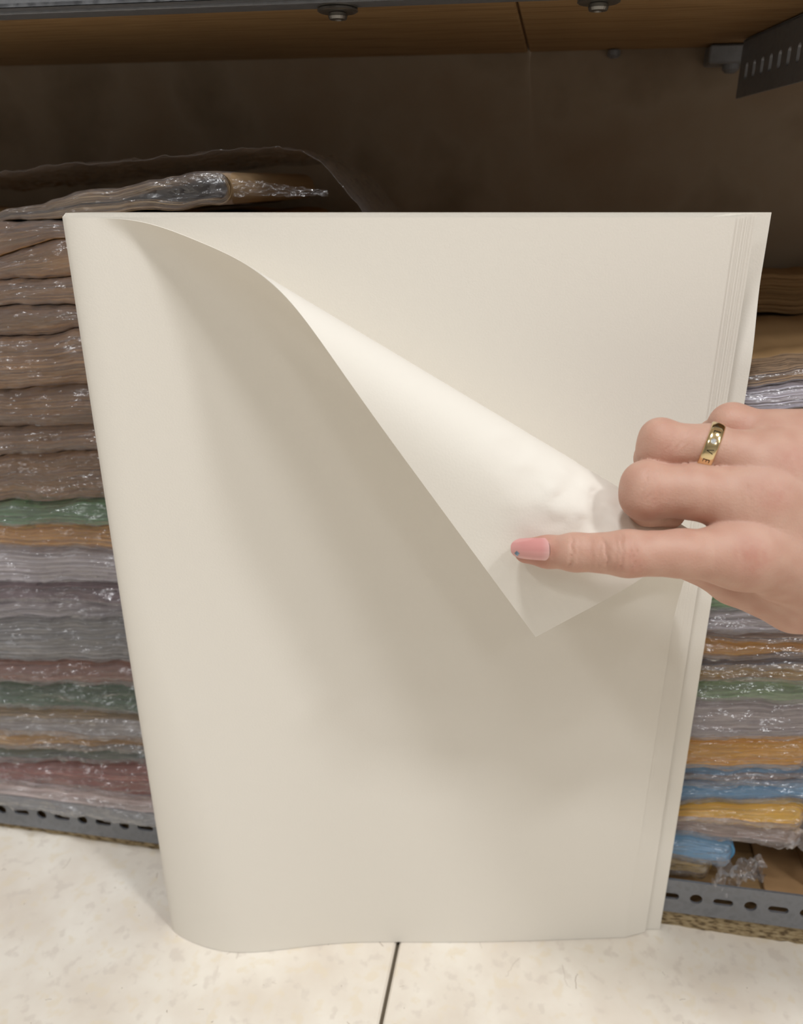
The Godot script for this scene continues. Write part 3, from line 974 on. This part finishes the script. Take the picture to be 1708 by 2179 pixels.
# creases across the finger joints: centre, direction across the crease, depth, reach
var CREASES := [
	[V(0.0643, 0.3305, -0.2743), V(0.995, -0.097, 0.040), 0.00068, 0.0085],
	[V(0.0666, 0.3305, -0.2743), V(1.000, 0.000, 0.000), 0.00027, 0.0075],
	[V(0.0758, 0.3331, -0.2678), V(0.990, 0.129, -0.053), 0.00060, 0.0092],
	[V(0.0790, 0.3335, -0.2669), V(0.998, -0.064, 0.027), 0.00036, 0.0092],
	[V(0.0808, 0.3339, -0.2660), V(0.999, -0.032, 0.013), 0.00051, 0.0092],
	[V(0.0832, 0.3339, -0.2660), V(0.996, -0.081, 0.033), 0.00039, 0.0092],
	[V(0.0853, 0.3339, -0.2649), V(0.985, -0.160, 0.066), 0.00057, 0.0092],
	[V(0.0709, 0.3312, -0.2714), V(0.999, 0.048, -0.020), 0.00027, 0.0080],
	[V(0.0735, 0.3320, -0.2695), V(0.999, -0.048, 0.020), 0.00027, 0.0080],
	[V(0.0884, 0.3328, -0.2644), V(0.970, -0.224, 0.093), 0.00021, 0.0080],
	[V(0.0915, 0.3541, -0.2830), V(0.970, -0.224, 0.093), 0.00033, 0.0085],
	[V(0.0940, 0.3545, -0.2821), V(0.951, -0.285, 0.118), 0.00039, 0.0090],
	[V(0.0965, 0.3529, -0.2814), V(0.961, -0.255, 0.105), 0.00024, 0.0085],
	[V(0.1067, 0.3687, -0.2923), V(0.883, -0.434, 0.180), 0.00045, 0.0068],
	[V(0.1031, 0.3687, -0.2923), V(0.914, -0.376, 0.156), 0.00033, 0.0062],
	[V(0.1095, 0.3679, -0.2920), V(0.848, -0.490, 0.203), 0.00027, 0.0062],
	[V(0.0995, 0.3676, -0.2929), V(0.951, -0.285, 0.118), 0.00021, 0.0060],
	[V(0.1103, 0.3352, -0.2644), V(0.999, -0.032, 0.013), 0.00024, 0.0085],
	[V(0.1137, 0.3352, -0.2644), V(0.998, -0.064, 0.027), 0.00018, 0.0085],
	[V(0.1248, 0.3529, -0.2717), V(0.940, -0.316, 0.131), 0.00024, 0.0080],
	[V(0.1274, 0.3526, -0.2716), V(0.990, 0.129, -0.053), 0.00021, 0.0080],
	[V(0.1301, 0.3520, -0.2713), V(0.978, -0.192, 0.080), 0.00018, 0.0080],
	[V(0.1197, 0.3348, -0.2621), V(0.990, -0.129, 0.053), 0.00021, 0.0090],
	[V(0.1228, 0.3345, -0.2619), V(0.995, 0.097, -0.040), 0.00021, 0.0090]]

func sdf(p: Vector3, near: Array) -> float:
	var chain := [1.0, 1.0, 1.0, 1.0, 1.0, 1.0]
	for b in near:
		var ab: Vector3 = b[1] - b[0]
		var t := clampf((p - b[0]).dot(ab) / ab.length_squared(), 0.0, 1.0)
		var dd: float = (p - (b[0] + ab * t)).length() - lerpf(b[2], b[3], t)
		var c: int = b[4]
		chain[c] = smin(chain[c], dd, 0.012 if c == 5 else 0.0028)
	var out: float = chain[5]
	for c in 5:
		var e := smin(chain[5], chain[c], 0.009)
		out = minf(out, e)
	if absf(out) < 0.003:
		for q in CREASES:
			var r: Vector3 = p - q[0]
			var x := r.dot(q[1]) + 0.0003 * sin(p.y * 1500.0)
			if absf(x) < 0.0016:
				out += q[2] * exp(-x * x / 1.9e-7) * smoothstep(q[3], q[3] * 0.6, r.length())
	return out

func nets(lo: Vector3, hi: Vector3, cell: float, P: PackedVector3Array, I: PackedInt32Array) -> void:
	var block_n := 4
	var bs := cell * block_n
	var nb := Vector3i(((hi - lo) / bs).ceil())
	var val := {}
	var vert := {}
	var dims := nb * block_n + Vector3i.ONE
	var cells := []
	for bz in nb.z:
		for by in nb.y:
			for bx in nb.x:
				var o := lo + Vector3(bx, by, bz) * bs
				var c := o + Vector3.ONE * bs * 0.5
				var half := bs * 0.87
				var near := []
				for b in bones:
					var ab: Vector3 = b[1] - b[0]
					var t := clampf((c - b[0]).dot(ab) / ab.length_squared(), 0.0, 1.0)
					if (c - (b[0] + ab * t)).length() - lerpf(b[2], b[3], t) < half + 0.014: near.append(b)
				if near.is_empty(): continue
				if absf(sdf(c, near)) > half + 0.0012: continue
				for z in block_n + 1:
					for y in block_n + 1:
						for x in block_n + 1:
							var key: int = (bx * block_n + x) + dims.x * ((by * block_n + y) + dims.y * (bz * block_n + z))
							if not val.has(key): val[key] = sdf(o + Vector3(x, y, z) * cell, near)
				cells.append([bx * block_n, by * block_n, bz * block_n])
	var sx := 1
	var sy := dims.x
	var sz := dims.x * dims.y
	for q in cells:
		for z in block_n:
			for y in block_n:
				for x in block_n:
					var cx: int = q[0] + x
					var cy: int = q[1] + y
					var cz: int = q[2] + z
					var k := cx + sy * cy + sz * cz
					var d := [val[k], val[k + sx], val[k + sy], val[k + sx + sy], val[k + sz], val[k + sx + sz], val[k + sy + sz], val[k + sx + sy + sz]]
					var m := 0
					for e in 8: if d[e] < 0.0: m += 1
					if m == 0 or m == 8: continue
					var sum := Vector3.ZERO
					var cnt := 0
					for e in [[0, 1], [2, 3], [4, 5], [6, 7], [0, 2], [1, 3], [4, 6], [5, 7], [0, 4], [1, 5], [2, 6], [3, 7]]:
						var a: float = d[e[0]]
						var b: float = d[e[1]]
						if (a < 0.0) != (b < 0.0):
							var t := a / (a - b)
							var pa := Vector3(e[0] & 1, (e[0] >> 1) & 1, e[0] >> 2)
							var pb := Vector3(e[1] & 1, (e[1] >> 1) & 1, e[1] >> 2)
							sum += pa.lerp(pb, t)
							cnt += 1
					vert[k] = P.size()
					P.append(lo + (Vector3(cx, cy, cz) + sum / cnt) * cell)
	for k in vert:
		var a: float = val[k]
		for ax in 3:
			var st: int = [sx, sy, sz][ax]
			var b = val.get(k + st)
			if b == null or (a < 0.0) == (b < 0.0): continue
			var u: int = [sy, sz, sx][ax]
			var v: int = [sz, sx, sy][ax]
			if not (vert.has(k - u) and vert.has(k - v) and vert.has(k - u - v)): continue
			var q0: int = vert[k]
			var q1: int = vert[k - u]
			var q2: int = vert[k - u - v]
			var q3: int = vert[k - v]
			if a < 0.0: I.append_array([q0, q2, q1, q0, q3, q2])
			else: I.append_array([q0, q1, q2, q0, q2, q3])

func person() -> void:
	hand_bones()
	var o := thing("person", Transform3D())
	tag(o, "right hand with a long pink nail pinching the curled paper corner", "person")
	var P := PackedVector3Array()
	var I := PackedInt32Array()
	nets(V(0.036, 0.274, -0.346), V(0.176, 0.388, -0.252), 0.00072, P, I)
	nets(V(0.172, 0.262, -0.330), V(0.470, 0.380, -0.220), 0.0026, P, I)
	# smooth normals by area
	var N := PackedVector3Array()
	N.resize(P.size())
	for k in range(0, I.size(), 3):
		var n := -(P[I[k + 1]] - P[I[k]]).cross(P[I[k + 2]] - P[I[k]])
		for e in 3: N[I[k + e]] += n
	var C := PackedColorArray()
	C.resize(P.size())
	var base := lin(196, 153, 134)
	var red := lin(184, 118, 104)
	var pale := lin(206, 168, 149)
	for k in P.size():
		N[k] = N[k].normalized()
		var p := P[k]
		var w := 0.0
		for q in knuckles:
			w = maxf(w, q[2] * smoothstep(q[1], q[1] * 0.2, p.distance_to(q[0])))
		w *= 0.55 + 0.45 * fine.get_noise_3d(p.x * 260, p.y * 260, p.z * 260)
		var tip := smoothstep(0.062, 0.050, p.x) * 0.5
		var c := base.lerp(pale, clampf(0.5 + 0.8 * soft.get_noise_3d(p.x * 120, p.y * 120, p.z * 120), 0, 1) * 0.6)
		C[k] = c.lerp(red, clampf(w * 0.6 + tip, 0, 1))
	var skin := mat(Color.WHITE, 0.52, 0.0, 0.45)
	skin.vertex_color_use_as_albedo = true
	skin.subsurf_scatter_enabled = true
	skin.subsurf_scatter_strength = 0.12
	skin.heightmap_enabled = true
	skin.heightmap_scale = 0.012
	skin.heightmap_texture = noise_tex(0.05, 3, [], [], 512, FastNoiseLite.TYPE_CELLULAR, 2)
	skin.uv1_triplanar = true
	skin.uv1_scale = Vector3(38, 38, 38)
	put("hand", arrays_mesh(P, N, I, PackedVector2Array(), C), skin, o)
	# the gel nail on the index finger: a curved plate that reaches past the fingertip
	var tip := V(0.0431, 0.3268, -0.2845)
	var root := V(0.0564, 0.3307, -0.2749)
	var ax := (root - tip).normalized()
	var out := V(-0.20, 0.33, 0.92)
	out = (out - ax * out.dot(ax)).normalized()
	var side := out.cross(ax).normalized()
	var nu := 25
	var nv := 29
	var Q := PackedVector3Array()
	for j in nv:
		var f := j / (nv - 1.0)
		for i in nu:
			var g := i / (nu - 1.0) * 2.0 - 1.0
			var half := 0.0043 * (1.0 - 0.10 * pow(1.0 - f, 2.0))
			# rounded free edge and rounded root
			var reach := 0.0
			if f < 0.5: reach = 0.0030 * pow(absf(g), 3.0) * (1.0 - f * 2.0)
			else: reach = -0.0030 * pow(absf(g), 2.4) * (f * 2.0 - 1.0)
			var ang := g * 0.95
			var rad := half / sin(0.95)
			Q.append(tip + ax * (f * (root - tip).length() + reach) + side * rad * sin(ang) + out * (rad * (cos(ang) - 1.0) + 0.0010 + 0.0006 * sin(f * PI)))
	var nm := mat(Color(0.90, 0.70, 0.68), 0.14, 0.0, 0.5)
	nm.clearcoat_enabled = true
	nm.clearcoat = 1.0
	nm.clearcoat_roughness = 0.09
	nm.vertex_color_use_as_albedo = true
	var nail := put("fingernail", nail_mesh(Q, nu, nv), nm, o)
	tag(nail, "glossy translucent pink gel nail with a tiny stone")
	var gem_at := tip + ax * 0.0028 - side * 0.0018 + out * 0.0011
	var gem := put("rhinestone", lathe([[0.0, 0.0006], [0.0007, 0.0005], [0.0012, 0.0], [0.0, -0.0003]], 4), mat(Color(0.50, 0.58, 0.64), 0.1, 0.6), nail, Transform3D(Basis(side, out, side.cross(out)), gem_at))
	tag(gem, "tiny grey-blue stone on the nail")

func nail_mesh(Q: PackedVector3Array, nu: int, nv: int) -> ArrayMesh:
	var m := sheet_mesh(Q, nu, nv, -0.0005)
	var a := m.surface_get_arrays(0)
	var C := PackedColorArray()
	var V_: PackedVector3Array = a[Mesh.ARRAY_VERTEX]
	for p in V_:
		var f := clampf((p.x - 0.0431) / 0.0133, 0, 1)
		# milky half-moon at the root, pale free edge: the nail's own colours
		var c := Color(0.92, 0.80, 0.80).lerp(Color(0.90, 0.72, 0.72), smoothstep(0.0, 0.3, f)).lerp(Color(1.0, 1.02, 1.04), smoothstep(0.72, 1.0, f))
		C.append(c)
	a[Mesh.ARRAY_COLOR] = C
	var r := ArrayMesh.new()
	r.add_surface_from_arrays(Mesh.PRIMITIVE_TRIANGLES, a)
	return r

func finger_ring() -> void:
	var at := V(0.1191, 0.3639, -0.2968)
	var ax := V(-0.91, 0.30, 0.0)
	var eye := (V(0, 0.46, 0) - at).normalized()
	# leaning: the back of the ring sits further from the knuckle
	ax = (ax.normalized() - eye * 0.38).normalized()
	var near := (eye - ax * eye.dot(ax)).normalized()
	var down := near.cross(ax).normalized()
	if down.y > 0: down = -down
	var o := thing("finger_ring", Transform3D(Basis(), at))
	tag(o, "gold ring engraved with letters and a clear stone, on the ring finger", "ring")
	var gold := mat(Color(0.93, 0.84, 0.66), 0.14, 1.0)
	var nu := 96
	var prof := [[-0.0025, 0.0], [-0.0026, 0.0006], [-0.0022, 0.00110], [-0.0012, 0.00132], [0.0, 0.00138], [0.0012, 0.00132], [0.0022, 0.00110], [0.0026, 0.0006], [0.0025, 0.0], [0.0012, -0.0002], [-0.0012, -0.0002], [-0.0025, 0.0]]
	var R := 0.0090
	var P := PackedVector3Array()
	for j in prof.size():
		for i in nu + 1:
			var a := TAU * i / nu
			P.append((near * cos(a) + down * sin(a)) * (R + prof[j][1]) + ax * prof[j][0])
	var sgn := near.cross(down).dot(ax)
	if sgn < 0:
		var Q := PackedVector3Array()
		for j in prof.size():
			for i in nu + 1: Q.append(P[j * (nu + 1) + nu - i])
		P = Q
	put("band", grid_mesh(P, nu + 1, prof.size()), gold, o)
	var ink := mat(Color(0.10, 0.075, 0.05), 0.4, 0.6)
	var font := SystemFont.new()
	font.font_names = PackedStringArray(["Droid Sans"])
	for q in [["L", -38.0], ["V", 6.0], ["E", 28.0]]:
		var a := deg_to_rad(q[1])
		var t := TextMesh.new()
		t.text = q[0]
		t.font = font
		t.font_size = 32
		t.pixel_size = 0.0024 / 23.0
		t.depth = 0.00016
		var rad := near * cos(a) + down * sin(a)
		var right := -near * sin(a) + down * cos(a)
		var up := rad.cross(right)
		put("letter", t, ink, o, Transform3D(Basis(right, up, rad), rad * (R + 0.00138) - up * 0.0000))
	var a2 := deg_to_rad(-16.0)
	var rad2 := near * cos(a2) + down * sin(a2)
	var right2 := -near * sin(a2) + down * cos(a2)
	var gm := mat(Color(0.90, 0.93, 0.95), 0.04, 0.55, 0.9)
	put("stone", lathe([[0.0, 0.0006], [0.0006, 0.00055], [0.00115, 0.0], [0.0, -0.0004]], 8), gm, o, Transform3D(Basis(right2, rad2, right2.cross(rad2)), rad2 * (R + 0.00125)))
